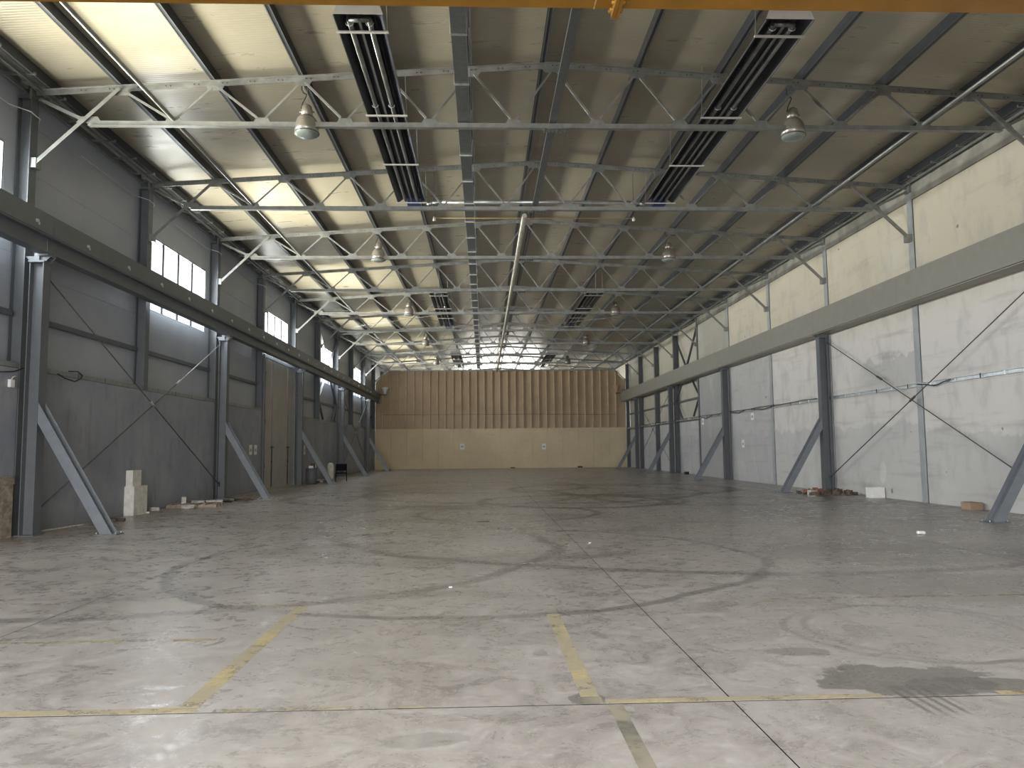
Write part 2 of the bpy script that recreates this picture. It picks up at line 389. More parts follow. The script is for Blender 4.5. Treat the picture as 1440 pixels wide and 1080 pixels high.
# ------------------------------------------------------------------ floor: cast slabs with sawn joints
floor = struct(MB().box(-12.3, 12.3, Y_FRONT - 3, Y_END, -0.30, -0.12).build('floor', 'dark_cable'), 'worn grey concrete floor of the hall')
xs = [-12.2, -6.25, 0.0, 6.25, 12.2]; ys = [Y_FRONT - 3, 5.33, Y_END]
for a, b in zip(xs, xs[1:]):
    for c, d in zip(ys, ys[1:]):
        MB().box(a + .004, b - .004, c + .005, d - .005, -0.12, 0.0).build('slab', 'floor_concrete', floor)

for x in xs[1:-1]: MB().box(x - .0045, x + .0045, ys[0], ys[-1], -.05, .0003).build('joint_filler', 'black_cloth', floor)
MB().box(xs[0], xs[-1], ys[1] - .0055, ys[1] + .0055, -.05, .0003).build('joint_filler', 'black_cloth', floor)

def tape(label, x0, x1, y0, y1, mat, skew=0.0):
    o = MB().poly([(x0, y0, 0.0005), (x1, y0, 0.0005), (x1 + skew, y1, 0.0005), (x0 + skew, y1, 0.0005)], (0, 0, 0.0004)).build('floor_tape', mat)
    tag(o, label, 'floor marking', 'worn floor marking tapes')
tape('long yellow floor tape beside the sawn cross joint, bay corner side', -6.6, -3.62, 5.345, 5.445, 'tape_yellow')
tape('worn grey end of the yellow floor tape along the cross joint', -3.50, -2.08, 5.345, 5.40, 'tape_faded')
tape('clear yellow floor tape running lengthwise away from the cross joint', -3.76, -3.62, 5.46, 8.85, 'tape_yellow', -0.02)
tape('yellow floor tape running lengthwise, ending in a black smear', -1.02, -0.89, 5.50, 8.2, 'tape_yellow', -0.02)
tape('black smeared end of floor tape at the cross joint', -1.02, -0.88, 5.35, 5.49, 'tape_grey')
tape('grey striped floor tape running lengthwise on the near slab', -0.86, -0.76, 4.20, 5.30, 'tape_grey')
tape('yellow floor tape along the cross joint, interrupted by an oil stain', -0.86, 1.06, 5.345, 5.425, 'tape_yellow')
tape('short yellow floor tape just past the oil stain', 1.88, 3.6, 5.345, 5.43, 'tape_yellow')
tape('thin faded yellow floor tape parallel to the cross joint', -6.5, -4.15, 7.32, 7.40, 'tape_faded')
tape('faint brown floor tape closing the far end of the marked bay', -4.75, -3.78, 8.82, 8.94, 'tape_faded')
tape('pale faded floor tape crossing the floor beyond the oil stain', 1.45, 4.6, 8.74, 8.84, 'tape_faded')

# ------------------------------------------------------------------ ceiling: roof sheets and purlins
ceil = struct(MB().box(-0.35, 0.35, Y_FRONT, Y_END, roof_z(0) + 0.10, roof_z(0) + 0.14).build('ceiling', 'purlin_steel'), 'low pitched roof of beige metal sheets over steel purlins')
for s in (-1, 1):
    me = MB().poly([(0, 0, roof_z(0)), (s * 12.25, 0, roof_z(12.25)), (s * 12.25, 0, roof_z(12.25) + .1), (0, 0, roof_z(0) + .1)], (0, 0.9985, 0)).mesh('roof_panel', 'roof_sheet')
    y = Y_FRONT
    while y < Y_END - 0.1:
        link('roof_panel', me, ceil, (0, y, 0)); y += 1.0
PUR = [0.22, 1.9, 3.8, 5.7, 7.65, 9.7, 11.25]
for s in (-1, 1):
    for px in PUR:
        z = chord_z(px) + 0.075; h = roof_z(px) - z - 0.004
        m = MB()
        m.mat(0).ext((s * px, Y_FRONT, z), (s * px, Y_END, z), [(a * s if s < 0 else a, b) for a, b in Cp(h, 0.085, 0.006)])
        for q in (0.0, .085): m.mat(1).box(s * (px + q) - .012, s * (px + q) + .012, Y_FRONT, Y_END, z - .010, z - .001)
        m.mat(0).box(min(s * px, s * (px + .085)), max(s * px, s * (px + .085)), Y_FRONT, Y_END, z - .002, z)
        m.build('purlin', ['purlin_steel', 'purlin_edge'], ceil)

# ------------------------------------------------------------------ left wall
wall_l = struct(MB().box(-12.06, -12.02, Y_FRONT, Y_END, 0, 9.98).mesh('x', 'clad_left') and link('wall_left', None), 'window wall with concrete foot and pale cladding')
def panel(parent, name, mat, x0, x1, y0, y1, z0, z1, gap=0.006):
    return MB().box(x0, x1, y0 + gap, y1 - gap, z0 + gap, z1 - gap).build(name, mat, parent)
DOOR_BAY = 4
FX = 11.60                                     # face of the thick concrete foot
for k in range(-3, 14):
    y0, y1 = FY(k), FY(k + 1)
    if k == DOOR_BAY: pass
    else:
        cuts = [y0 + .15, y0 + 3.4, y1 + .45] if k % 2 else [y0 + .45, y1 - .15]
        if k == DOOR_BAY - 1: cuts[-1] = y1 - .02
        for a, b in zip(cuts, cuts[1:]):
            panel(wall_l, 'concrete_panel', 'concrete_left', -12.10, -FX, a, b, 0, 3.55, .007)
    if k in WIN_BAYS:
        wy0, wy1 = y0 + 0.5, y1 - 0.5
        lv = [3.55, 4.68, WIN_Z0] if k != DOOR_BAY else []
        for a, b in zip(lv, lv[1:]): panel(wall_l, 'cladding_panel', 'clad_left', -12.05, -WX - .01, y0, y1, a, b, .004)
        panel(wall_l, 'cladding_panel', 'clad_left', -12.05, -WX - .01, y0, wy0, WIN_Z0, WIN_Z1, .002)
        panel(wall_l, 'cladding_panel', 'clad_left', -12.05, -WX - .01, wy1, y1, WIN_Z0, WIN_Z1, .002)
        for a, b in ((WIN_Z1, 9.17), (9.17, 9.98)): panel(wall_l, 'cladding_panel', 'clad_left', -12.05, -WX - .01, y0, y1, a, b, .004)
    else:
        lv = [3.55, 4.68, 5.8, 6.93, 8.05, 9.17, 9.98]
        for a, b in zip(lv, lv[1:]): panel(wall_l, 'cladding_panel', 'clad_left', -12.05, -WX - .01, y0, y1, a, b, .004)
    # girts between the columns
    if k != DOOR_BAY:
        MB().ext((-WX + .05, y0 + .16, 4.75), (-WX + .05, y1 - .16, 4.75), rect(.09, .12)).build('girt', 'column_paint', wall_l)
    MB().box(-WX - .0, -WX + .06, y0 + .16, y1 - .16, 9.86, 9.97).build('top_angle', 'dull_galvanised', wall_l)
# windows
for n, k in enumerate(WIN_BAYS):
    y0, y1 = FY(k) + 0.5, FY(k + 1) - 0.5; x = -WX - 0.06
    w = struct(link('window_%d' % (n + 1), None, None, (x, (y0 + y1) / 2, WIN_Z0)), 'wide high window of four bright panes')
    hw, hh = (y1 - y0) / 2, WIN_Z1 - WIN_Z0
    m = MB()
    for a in (-hw, hw - .05): m.box(-.04, .04, a, a + .05, 0, hh)
    for a in (0, hh - .05): m.box(-.04, .04, -hw + .05, hw - .05, a, a + .05)
    m.build('window_frame', 'window_frame', w)
    pw = (2 * hw - .1) / 4
    for i in range(4):
        a = -hw + .05 + i * pw
        if i: MB().box(.005, .03, a - .07, a + .07, .05, hh - .05).build('mullion', 'mullion_paint', w)
        MB().box(-.004, .004, a + .04, a + pw - .04, .05, hh - .05).build('pane', 'pane_glass', w)
    if k in (2, 6):
        MB().box(-.02, .045, -hw, hw, -.09, -.01).build('window_sill', 'window_frame', w)

# folding door of three leaves in the fifth bay
yd0, yd1 = 34.98 + .16, FY(5) - .22
door = struct(link('door_1', None, None, (-11.62, (yd0 + yd1) / 2, 0)), 'tall grey sheet metal folding door of three leaves')
for a, b in ((yd0, 36.38), (36.38, 39.32), (39.32, yd1)):
    lf = MB().box(-.04, .03, a + .015 - (yd0 + yd1) / 2, b - .015 - (yd0 + yd1) / 2, .004, 5.98).build('door_leaf', 'door_sheet', door)
    MB().box(.03, .045, a + .02 - (yd0 + yd1) / 2, a + .05 - (yd0 + yd1) / 2, .06, 5.98).build('edge_seal', 'black_plastic', lf)
for yy in (36.38, 39.32):
    q = yy - (yd0 + yd1) / 2
    m = MB().rod((.06, q + .08, .1), (.06, q + .08, 2.0), .018, 6).box(.03, .10, q - .10, q + .25, 1.9, 1.96).box(.03, .08, q + .04, q + .12, 1.2, 1.3)
    m.build('door_bolt', 'black_plastic', door)
m = MB().box(-.08, .10, yd0 - .20 - (yd0 + yd1) / 2, yd0 - .02 - (yd0 + yd1) / 2, 0, 6.14).box(-.08, .10, yd1 + .02 - (yd0 + yd1) / 2, yd1 + .18 - (yd0 + yd1) / 2, 0, 6.14)
m.box(-.08, .10, yd0 - .02 - (yd0 + yd1) / 2, yd1 + .02 - (yd0 + yd1) / 2, 6.0, 6.14).build('door_frame', 'column_paint', door)
for zz in (1.0, 3.0, 5.2):
    MB().box(.03, .09, yd0 - .06 - (yd0 + yd1) / 2, yd0 + .1 - (yd0 + yd1) / 2, zz, zz + .16).build('hinge', 'black_plastic', door)

# ------------------------------------------------------------------ right wall
wall_r = struct(link('wall_right', None), 'pale concrete wall opposite the windows')
CX = 11.62
for k in range(-3, 6):
    y0, y1 = FY(k), FY(k + 1)
    for a, b in ((0, 3.45), (3.45, 6.6), (6.6, 9.28)):
        panel(wall_r, 'concrete_panel', 'concrete_right', CX, 12.0, y0 + .15, y1 - .15, a, b, .002)
    panel(wall_r, 'lintel_beam', 'concrete_grey', CX - .03, 12.0, y0 + .12, y1 - .12, 9.29, 9.86, .003)
    # crumbled brick course under the eave
    y = y0 + .2
    while y < y1 - .4:
        L_ = R.uniform(.5, 1.1)
        MB().box(CX + .02 + R.uniform(-.02, .03), 12.0, y, min(y + L_ - .02, y1 - .2), 9.86, 9.93 + R.uniform(-.03, .05)).build('course_brick', R.choice(['brick_red', 'pale_rubble', 'pale_rubble']), wall_r)
        y += L_
for k in range(6, 14):
    y0, y1 = FY(k), FY(k + 1)
    for a, b in ((y0, y0 + 3), (y0 + 3, y1)): panel(wall_r, 'concrete_panel', 'concrete_right', WX, 12.1, a, b, 0, 3.62, .008)
    lv = [3.62, 4.9, 6.1, 7.3, 8.5, 9.9]
    for a, b in zip(lv, lv[1:]): panel(wall_r, 'cladding_panel', 'clad_right', WX + .06, 12.1, y0, y1, a, b, .004)
    MB().ext((WX - .02, y0 + .16, 4.85), (WX - .02, y1 - .16, 4.85), rect(.12, .12)).build('girt', 'column_paint', wall_r)
    MB().box(WX - .05, WX + .04, y0 + .16, y1 - .16, 3.56, 3.66).build('sill_angle', 'column_paint', wall_r)
    MB().box(WX - .0, WX + .05, y0 + .16, y1 - .16, 9.78, 9.88).build('top_angle', 'column_paint', wall_r)

# ------------------------------------------------------------------ gable ends out of sight (daylight comes through their gates)
wf = struct(link('wall_front', None), 'gable wall with a wide open gate')
for (a, b, c, d) in ((-12.0, -9.6, 0, 9.9), (2.6, 12.0, 0, 9.9), (-9.6, 2.6, 5.4, 9.9)):
    panel(wf, 'cladding_panel', 'clad_left', a, b, Y_FRONT - .15, Y_FRONT, c, d, 0)
we = struct(link('wall_end', None), 'far gable wall beyond the partition with an open gate')
for (a, b, c, d) in ((-12.0, -4.2, 0, 9.9), (5.2, 12.0, 0, 9.9), (-4.2, 5.2, 8.2, 9.9)):
    panel(we, 'cladding_panel', 'clad_left', a, b, Y_END, Y_END + .15, c, d, 0)

# ------------------------------------------------------------------ tan partition closing the hall
wall_b = struct(link('wall_back', None, None, (0, Y_PART, 0)), 'tan partition with ribbed upper half and plain board foot')
PL, PR = -11.57, 11.57
def ptop(x): return 9.0 if abs(x) < 10.45 else 9.0 - (abs(x) - 10.45) * 0.9
x = PL; i = 0
while x < PR - .05:
    b = min(x + 1.436, PR)
    MB().box(x + .004, b - .004, -.02, .08, 0.0, 3.64).build('board_panel', 'partition_board', wall_b); x = b
ribs = [-10.91 + .718 * i for i in range(31)]
ed = [PL] + ribs + [PR]
for a, b in zip(ed, ed[1:]):
    pts = [(a + .004, .02, 3.68), (b - .004, .02, 3.68), (b - .004, .02, ptop(b))]
    for q in (10.45, -10.45):
        if a < q < b: pts.append((q, .02, 9.0))
    pts.append((a + .004, .02, ptop(a)))
    MB().poly(pts, (0, .05, 0)).build('wall_sheet', 'partition_sheet', wall_b)
for a in ribs:
    MB().box(a - .03, a + .03, -.17, .02, 3.68, ptop(a) - .02).build('stud', 'stud_wood', wall_b)
MB().box(PL, PR, .09, .14, 0, 8.0).build('light_stop_sheet', 'partition_sheet', wall_b)  # unseen sheet added behind the boards to block light leaking through their gaps
MB().box(PL, PR, -.05, .09, 3.64, 3.68).build('ledge', 'stud_wood', wall_b)
MB().box(-1.3, -1.26, -.03, -.02, 2.6, 3.1).box(-1.26, -.45, -.03, -.02, 3.06, 3.1).build('edge_strip', 'stud_wood', wall_b)
MB().box(-10.5, 10.5, -.06, .10, 8.98, 9.04).build('top_rail', 'stud_wood', wall_b)
MB().path([(-10.9, -.18, 4.98), (-4, -.18, 4.96), (3, -.18, 4.95), (10.6, -.18, 4.86)], .012, 5).build('cable', 'dark_cable', wall_b)

# ------------------------------------------------------------------ steel wall columns
colmeshes = {}
def wall_col(s, k, ztop):
    z0 = 3.56 if s < 0 and k % 2 == 0 and k != DOOR_BAY else 0.0
    flush = s > 0 and k <= 5
    key = (s, z0, flush)
    if key not in colmeshes:
        m = MB().ext((0, 0, z0), (0, 0, ztop), I(.30, .28, .012, .02), up=(1, 0, 0))
        m.box(-.15, .15, -.14, .14, ztop, ztop + .02)
        colmeshes[key] = m.mesh('wall_column', 'strip_paint' if flush else 'column_paint')
    return link('wall_column', colmeshes[key], None, (s * (11.58 + .15), FY(k), 0))
for k in range(-3, 14):
    n = 11 - k
    for s in (-1, 1):
        o = wall_col(s, k, 9.56 if s < 0 else 9.5)
        if k == 10: lab = 'grey steel wall column beside the tan partition, ' + ('window side' if s < 0 else 'concrete wall side')
        elif k > 10: lab = 'grey steel wall column beyond the tan partition, ' + ('window side' if s < 0 else 'concrete wall side')
        elif s < 0: lab = 'grey steel H column on the window wall, %s before the tan partition' % ORD[min(10 - k, 13)]
        elif k <= 5: lab = 'flat grey column flange flush in the concrete wall, %s before the tan partition' % ORD[min(10 - k, 13)]
        else: lab = 'dark steel column proud of pale cladding, %s before the tan partition' % ORD[10 - k]
        tag(o, lab, 'column', 'wall columns of the window side' if s < 0 else 'wall columns of the concrete side')

# ------------------------------------------------------------------ crane columns with struts
def crane_column(s):
    t = thing('crane_column', 'x', 'column')
    MB().ext((0, 0, .02), (0, 0, 5.86), I(.30, .29, .012, .02), up=(1, 0, 0)).build('shaft', 'column_paint', t)
    MB().box(-.20, .20, -.20, .20, 0, .02).build('base_plate', 'column_paint', t)
    m = MB().box(-.17, .17, -.17, .17, 5.86, 5.90)
    for yy in (-.10, .10): m.poly([(-.28, yy, 6.0), (.28, yy, 6.0), (.17, yy, 5.90), (-.17, yy, 5.90)], (0, .012, 0))
    m.box(-.05, .05, -.15, .15, 5.90, 6.0); m.build('head_plate', 'column_paint', t)
    # strut in the cross plane
    a, b = Vector((-s * .155, 0, 2.60)), Vector((-s * 1.66, 0, .02))
    m = MB().ext(a, b, I(.28, .22, .009, .014), up=(s, 0, 0.58))
    # trim ends to the column face and the floor plate
    for i, v in enumerate(m.v):
        v = Vector(v); d = (b - a).normalized()
        if i < 12: q = (a.x - v.x) / d.x
        else: q = (b.z - v.z) / d.z
        v = v + d * q; m.v[i] = tuple(v)
    m.build('strut', 'brace_paint', t)
    fp = MB().box(-s * 1.66 - .24, -s * 1.66 + .24, -.17, .17, 0, .02).build('foot_plate', 'column_paint', t)
    for dx in (-.2, .2):
        for dy in (-.13, .13): MB().rod((-s * 1.66 + dx, dy, .02), (-s * 1.66 + dx, dy, .055), .018, 6).build('anchor_bolt', 'galvanised', fp)
    return t
for s in (-1, 1):
    proto = crane_column(s)
    for j, k in enumerate((9, 7, 5, 3, 1)):
        o = proto if j == 0 else copy_tree(proto)
        o.location = (s * 11.32, FY(k) + .0, 0)
        tag(o, 'crane column with sloping strut, %s from the tan partition, %s side' % (ORD[j + 1], 'window' if s < 0 else 'concrete wall'), 'column',
            'crane columns of the window side' if s < 0 else 'crane columns of the concrete wall side')
# plank taped on one strut
o = MB().rbox((0, 0, 0), (.03, .17, .42), Matrix.Rotation(0, 4, 'X').to_euler()).build('wood_block', 'yellow_wood')
_d = Vector((1.505, 0, -2.58)).normalized()
o.matrix_world = Matrix.Translation((-11.32 + .155 + 1.505 * .62 - .02, FY(3) - .07, 2.60 - 2.58 * .62)) @ Vector((0, 0, 1)).rotation_difference(_d).to_matrix().to_4x4() @ Matrix.Rotation(math.pi / 2, 4, 'Z')
tag(o, 'short yellow wooden block wedged in a sloping column strut', 'wood block')

# ------------------------------------------------------------------ crane runway beams
for s in (-1, 1):
    t = thing('runway_beam', 'long grey crane runway beam on the %s side' % ('window' if s < 0 else 'concrete wall'), 'beam', (s * 11.32, 0, 6.0), 'crane runway beams')
    yj = [Y_FRONT + .2] + [FY(k) for k in (1, 3, 5, 7, 9)] + [FY(10) - .35]
    for a, b in zip(yj, yj[1:]):
        a += .006; b -= .006
        if s > 0:
            m = MB().box(-.30, .24, a, b, .03, .90).box(-.24, .26, a, b, .0, .03)
        else:
            m = MB().ext((.12, a, .48), (.12, b, .48), I(.84, .26, .014, .03))
            m.box(.22, .255, a, b, .46, .88).box(.0, .24, a, b, .42, .46)
            m.box(-.05, .24, a, a + .15, .0, .06).box(-.05, .24, b - .15, b, .0, .06)
        m.build('girder', 'crane_beam_paint' if s > 0 else 'column_paint', t)  # window-side girder uses the darker column paint: its shade put into the colour
    MB().box(-.03, .03, yj[0], yj[-1], .90, .96).build('rail', 'dull_galvanised', t)
    if s < 0:
        for i in range(26):
            yy = 12 + i * 2.1
            MB().box(.255, .29, yy, yy + .07, .60, .66).box(.255, .28, yy + .09, yy + .12, .56, .62).build('rail_clip', 'galvanised', t)
    MB().box(-.2, .2, yj[-1], yj[-1] + .04, .2, 1.2).build('end_stop', 'crane_beam_paint', t)

# ------------------------------------------------------------------ overhead crane girder just above the view
t = thing('crane_bridge', 'yellow painted overhead travelling crane girder spanning the hall', 'crane', (0, 8.78, 7.0))
for a, b in ((-11.2, -.05), (.03, 11.2)):
    MB().box(a, b, -.32, .32, .18, 1.25).build('girder', 'yellow_paint', t)
m = MB().box(-.055, -.005, -.42, .38, .08, 1.35).box(.0, .04, -.42, .38, .08, 1.35)
sp = m.build('splice_plate', 'yellow_paint', t)
for i in range(4):
    for yy in (-.37, .35): MB().rod((-.09, yy, .16 + .09 * i), (.075, yy, .16 + .09 * i), .022, 6).build('bolt', 'yellow_paint', sp)
for yy in (-.25, -.1, .1, .25): MB().rod((-.09, yy, .125), (.075, yy, .125), .022, 6).build('bolt', 'yellow_paint', sp)
MB().box(-.28, -.265, -.33, .335, .175, 1.25).build('weld_strip', 'yellow_wood', t)
for s in (-1, 1): MB().box(s * 11.32 - .14, s * 11.32 + .14, -1.6, 1.6, -.04, .36).build('end_truck', 'yellow_paint', t)

# ------------------------------------------------------------------ roof trusses
TN = [0, 1.9, 3.8, 5.7, 7.65, 9.7]; BN = [.95, 2.85, 4.75, 6.6, 8.55, 10.4]; BZ = 9.03
def make_truss():
    t = thing('roof_truss', 'x', 'truss')
    T2 = [(-.062, .052), (-.062, .064), (.062, .064), (.062, .052), (.012, .052), (.012, -.062), (-.012, -.062), (-.012, .052)]
    B2 = [(a, -b) for a, b in T2][::-1]
    for s in (-1, 1):
        MB().ext((s * .0, 0, chord_z(0) - BZ), (s * 11.56, 0, chord_z(11.56) - BZ), T2).build('top_chord', 'truss_steel', t)
        MB().ext((s * .0, 0, 0), (s * 10.4, 0, 0), B2).build('bottom_chord', 'truss_steel', t)
        for i in range(6):
            up = (s * TN[i], chord_z(TN[i]) - BZ - .04)
            for j in (i, i - 1):
                if j < 0 or (i == 5 and j == 5): continue
                dn = (s * BN[j], .06)
                d = Vector((dn[0] - up[0], 0, dn[1] - up[1])).normalized() * .10
                q = .018 if j == i else -.07
                MB().ext((up[0] + d.x, q, up[1] + d.z), (dn[0] - d.x, q, dn[1] - d.z), [(a - .03, b - .03) for a, b in Lp(.048, .048, .007)], up=(0, 1, 0)).build('web_member', 'truss_steel', t)
        # end strut and knee brace to the column
        MB().ext((s * 11.5, .02, .55), (s * 10.4, .02, .02), [(a - .03, b - .03) for a, b in Lp(.07, .07, .008)], up=(0, 1, 0)).build('end_strut', 'truss_steel', t)
        MB().ext((s * 9.73, -.05, .78), (s * 11.50, -.05, -.93), [(a - .04, b - .03) for a, b in Lp(.085, .07, .009)], up=(0, 1, 0)).build('knee_brace', 'truss_steel', t)
        MB().box(s * 11.52 - .10, s * 11.52 + .06, -.10, .12, -1.04, -.82).build('bracket_plate', 'truss_steel', t)
        MB().box(s * 11.58 - .05, s * 11.58 + .0, -.14, .14, .50, .74).build('bearing_plate', 'truss_steel', t)
    for x in sorted(set([s * a for a in TN for s in (-1, 1)])):
        z = chord_z(x) - BZ; w = .34 if x == 0 else .22
        MB().poly([(x - w, -.006, z - .02), (x + w, -.006, z - .02), (x + w * .65, -.006, z - .16), (x - w * .65, -.006, z - .16)], (0, .012, 0)).build('gusset_plate', 'truss_steel', t)
    for x in sorted(set([s * a for a in BN for s in (-1, 1)])):
        w = .20 if abs(x) < 10 else .28
        MB().poly([(x - w, -.006, .02), (x + w, -.006, .02), (x + w * .65, -.006, .16), (x - w * .65, -.006, .16)], (0, .012, 0)).build('gusset_plate', 'truss_steel', t)
    MB().box(-.28, .28, -.10, .10, -.09, -.076).build('splice_plate', 'truss_steel', t)
    m = MB()
    for i in range(6): 
        for yy in (-.08, .08): m.rod((-.24 + i * .096, yy, -.13), (-.24 + i * .096, yy, -.06), .014, 5)
    for x in [i * .62 for i in range(-17, 18)]:
        z = chord_z(x) - BZ
        for dx in (-.05, .05): m.rod((x + dx, -.025, z), (x + dx, .025, z), .016, 5)
    m.build('bolts', 'dark_bolt', t)['kind'] = 'stuff'
    return t
proto = make_truss()
for j, k in enumerate((10, 9, 8, 7, 6, 5, 4, 3, 2, 1, 0, 11, 12)):
    o = proto if j == 0 else copy_tree(proto)
    o.location = (0, FY(k), BZ)
    if k == 10: lab = 'light steel roof truss directly over the tan partition'
    elif k > 10: lab = 'steel roof truss, %s beyond the tan partition' % ORD[k - 10]
    else: lab = 'light steel lattice roof truss, %s before the tan partition' % ORD[10 - k]
    tag(o, lab, 'truss', 'roof trusses')

# ------------------------------------------------------------------ long roof ties, pipes, tray
for s in (-1, 1):
    o = MB().rod((s * 8.55, Y_FRONT + 1, BZ + .10), (s * 8.55, Y_PART - .3, BZ + .10), .045, 8).build('tie_pipe', 'truss_steel')
    tag(o, 'long pale tie pipe along the lower truss chords, %s side' % ('window' if s < 0 else 'concrete wall'), 'pipe', 'roof tie pipes')
o = MB().ext((-.06, Y_FRONT + 1, BZ + .10), (-.06, FY(2), BZ + .10), [(a - .08, b) for a, b in Cp(.07, .17, .006)], up=(0, 0, 1)).build('ridge_tie', 'tray_steel')
tag(o, 'grey channel tie along the truss centres under the ridge', 'steel channel')
o = MB().rod((-.38, FY(2) + .2, BZ - .16), (-.38, FY(10) - .6, BZ - .16), .075, 12).build('gas_pipe', 'pipe_paint')
tag(o, 'thick pale pipe running lengthwise below the ridge', 'pipe')
o = MB().rod((-2.9, FY(2) + .22, BZ + .27), (2.9, FY(2) + .22, BZ + .27), .06, 12).path([(2.9, FY(2) + .22, BZ + .27), (3.2, FY(2) + .26, BZ + .26), (3.36, FY(2) + .3, BZ + .22)], .045, 8).path([(-2.9, FY(2) + .22, BZ + .27), (-3.2, FY(2) + .26, BZ + .26), (-3.36, FY(2) + .3, BZ + .22)], .045, 8).build('cross_duct', 'galvanised')
tag(o, 'shiny spiral cross duct linking the two nearest heaters', 'pipe')
o = MB().path([(-3.15, FY(2) + 1.2, BZ + .064), (3.15, FY(2) + 1.2, BZ + .064)], .010, 6).build('gas_hose', 'yellow_cable')
tag(o, 'thin yellow gas line stretched across behind the second truss row', 'pipe')
tr = thing('cable_tray', 'perforated steel cable tray running lengthwise beside the ridge', 'cable tray', (-2.08, 0, BZ + .10))
MB().box(-.135, .135, Y_FRONT + 1, FY(10) - .4, .0, .004).build('tray_floor', 'tray_steel', tr)
for a in (-.135, .131): MB().box(a, a + .004, Y_FRONT + 1, FY(10) - .4, .004, .06).build('tray_side', 'galvanised', tr)
y = 11.3
while y < FY(10) - .6:
    m = MB().box(-.16, .16, y - .02, y + .02, -.025, -.001)
    for a in (-.155, .155): m.rod((a, y, -.02), (a, y, 1.2), .005, 5)
    m.build('hanger', 'galvanised', tr); y += 1.9
m = MB()
for i in range(5): m.path([(-.09 + i * .04, 4, .02), (-.08 + i * .042, 30, .02), (-.09 + i * .04, FY(10) - .6, .02)], .012, 5)
m.build('cables', 'dark_cable', tr)['kind'] = 'stuff'
# crossed roof rods in one bay
for s in (-1, 1):
    t = thing('roof_bracing', 'crossed thin roof rods between lower truss chords, %s half' % ('window' if s < 0 else 'concrete wall'), 'bracing', (s * 5.8, FY(5) + 3, BZ + .22), 'crossed roof rods')
    for n, (a, b) in enumerate(((-3.9, 3.9), (3.9, -3.9))):
        MB().rod((s * a, -2.9, n * .04), (s * b, 2.9, n * .04), .014, 6).build('rod', 'dull_galvanised', t)

# eave outriggers
for s in (-1, 1):
    e = struct(link('trim_1' if s < 0 else 'trim_2', None), 'eave gutter ladder along the wall top')
    for xx in (11.45, 11.80):
        MB().box(s * xx - .02, s * xx + .02, Y_FRONT, FY(10) - .2, 9.74, 9.80).build('eave_rail', 'dull_galvanised', e)
    me = MB().box(min(s * 11.20, s * 11.86), max(s * 11.20, s * 11.86), -.025, .025, 9.80, 9.85).mesh('outrigger', 'dull_galvanised')
    y = 9.0
    while y < FY(10) - .5: link('outrigger', me, e, (0, y, 0)); y += 1.2
    MB().box(min(s * 11.84, s * 12.2), max(s * 11.84, s * 12.2), Y_FRONT, Y_END, 9.90, 9.94).build('gutter_sheet', 'white_metal' if s < 0 else 'dull_galvanised', e)

# ------------------------------------------------------------------ lattice bracing in the seventh bay
for s in (-1, 1):
    t = thing('bay_bracing', 'dark steel diamond bracing between columns, %s side' % ('window' if s < 0 else 'pale cladding'), 'bracing', (s * 11.70, FY(6) + 3, 0), 'diamond bracings')
    for a, b in (((-2.85, 9.4), (0, 6.95)), ((2.85, 9.4), (0, 6.95)), ((0, 6.95), (2.85, 4.9)), ((0, 6.95), (-2.85, 4.9)), ((2.85, 4.9), (1.4, 3.7)), ((-2.85, 4.9), (-1.4, 3.7))):
        m = MB()
        for dx in (-.03, .03): m.ext((dx, a[0], a[1]), (dx, b[0], b[1]), rect(.03, .08), up=(1, 0, 0))
        m.build('diagonal', 'column_paint', t)
    MB().box(-.05, .05, -.15, .15, 6.85, 7.02).build('node_plate', 'column_paint', t)

# crossed tie rods between crane columns
for s in (-1, 1):
    sd = 'window side' if s < 0 else 'concrete wall side'
    for k in (1, 7):
        w = 'in the open bay of the nearest columns' if k == 1 else 'in the bay next to the partition'
        t = thing('rod_bracing', 'crossed thin tie rods %s, %s' % (w, sd), 'bracing', (s * 11.36, FY(k) + 6, 0), 'crossed tie rods')
        for n, (p, q) in enumerate((((0, -5.84, 5.72), (0, 5.84, .55)), ((s * .05, 5.84, 5.72), (s * .05, -5.84, .38)))):
            p, q = Vector(p), Vector(q); d = (q - p).normalized(); c = p + (q - p) * (.33 if n else .5)
            shiny = s < 0 and n
            rd = MB().rod(p, q if not shiny else c, .016, 6).build('rod', 'galvanised' if shiny else 'rusty_rod', t)
            if shiny: MB().rod(c, q, .016, 6).build('rod', 'rusty_rod', t)
            MB().rod(c - d * .16, c + d * .16, .036, 6).build('turnbuckle', 'galvanised' if s < 0 else 'rusty_rod', rd)
            for e in (p, q): MB().box(e.x - .006, e.x + .006, e.y - .07, e.y + .07, e.z - .09, e.z + .09).build('lug_plate', 'column_paint', rd)

# ------------------------------------------------------------------ cable trays on the walls
t = thing('wall_cable_tray', 'silver cable tray along the concrete wall at sill height', 'cable tray', (CX - .06, 0, 3.5))
yy = Y_FRONT + 1
MB().box(.0, .05, yy, FY(10) - .3, .0, .012).box(.0, .05, yy, FY(10) - .3, .10, .112).box(.04, .05, yy, FY(10) - .3, .012, .10).build('rails', 'galvanised', t)
y = 12.0
while y < 66:
    MB().box(-.012, .0, y, y + .03, -.01, .125).build('clip', 'dark_cable' if R.random() < .4 else 'galvanised', t); y += R.uniform(.9, 1.3)
m = MB()
for (a, b, dz) in ((21.2, 22.9, -.09), (34.5, 37.5, -.07), (44.0, 46.5, -.12), (38.5, 40.6, -.08)):
    n = 8; MB().path([(-.02, a + (b - a) * i / n, .08 + dz * math.sin(math.pi * i / n) * (1 + .3 * math.sin(5 * i))) for i in range(n + 1)], .016, 5).build('sagging_cable', 'dark_cable', t)
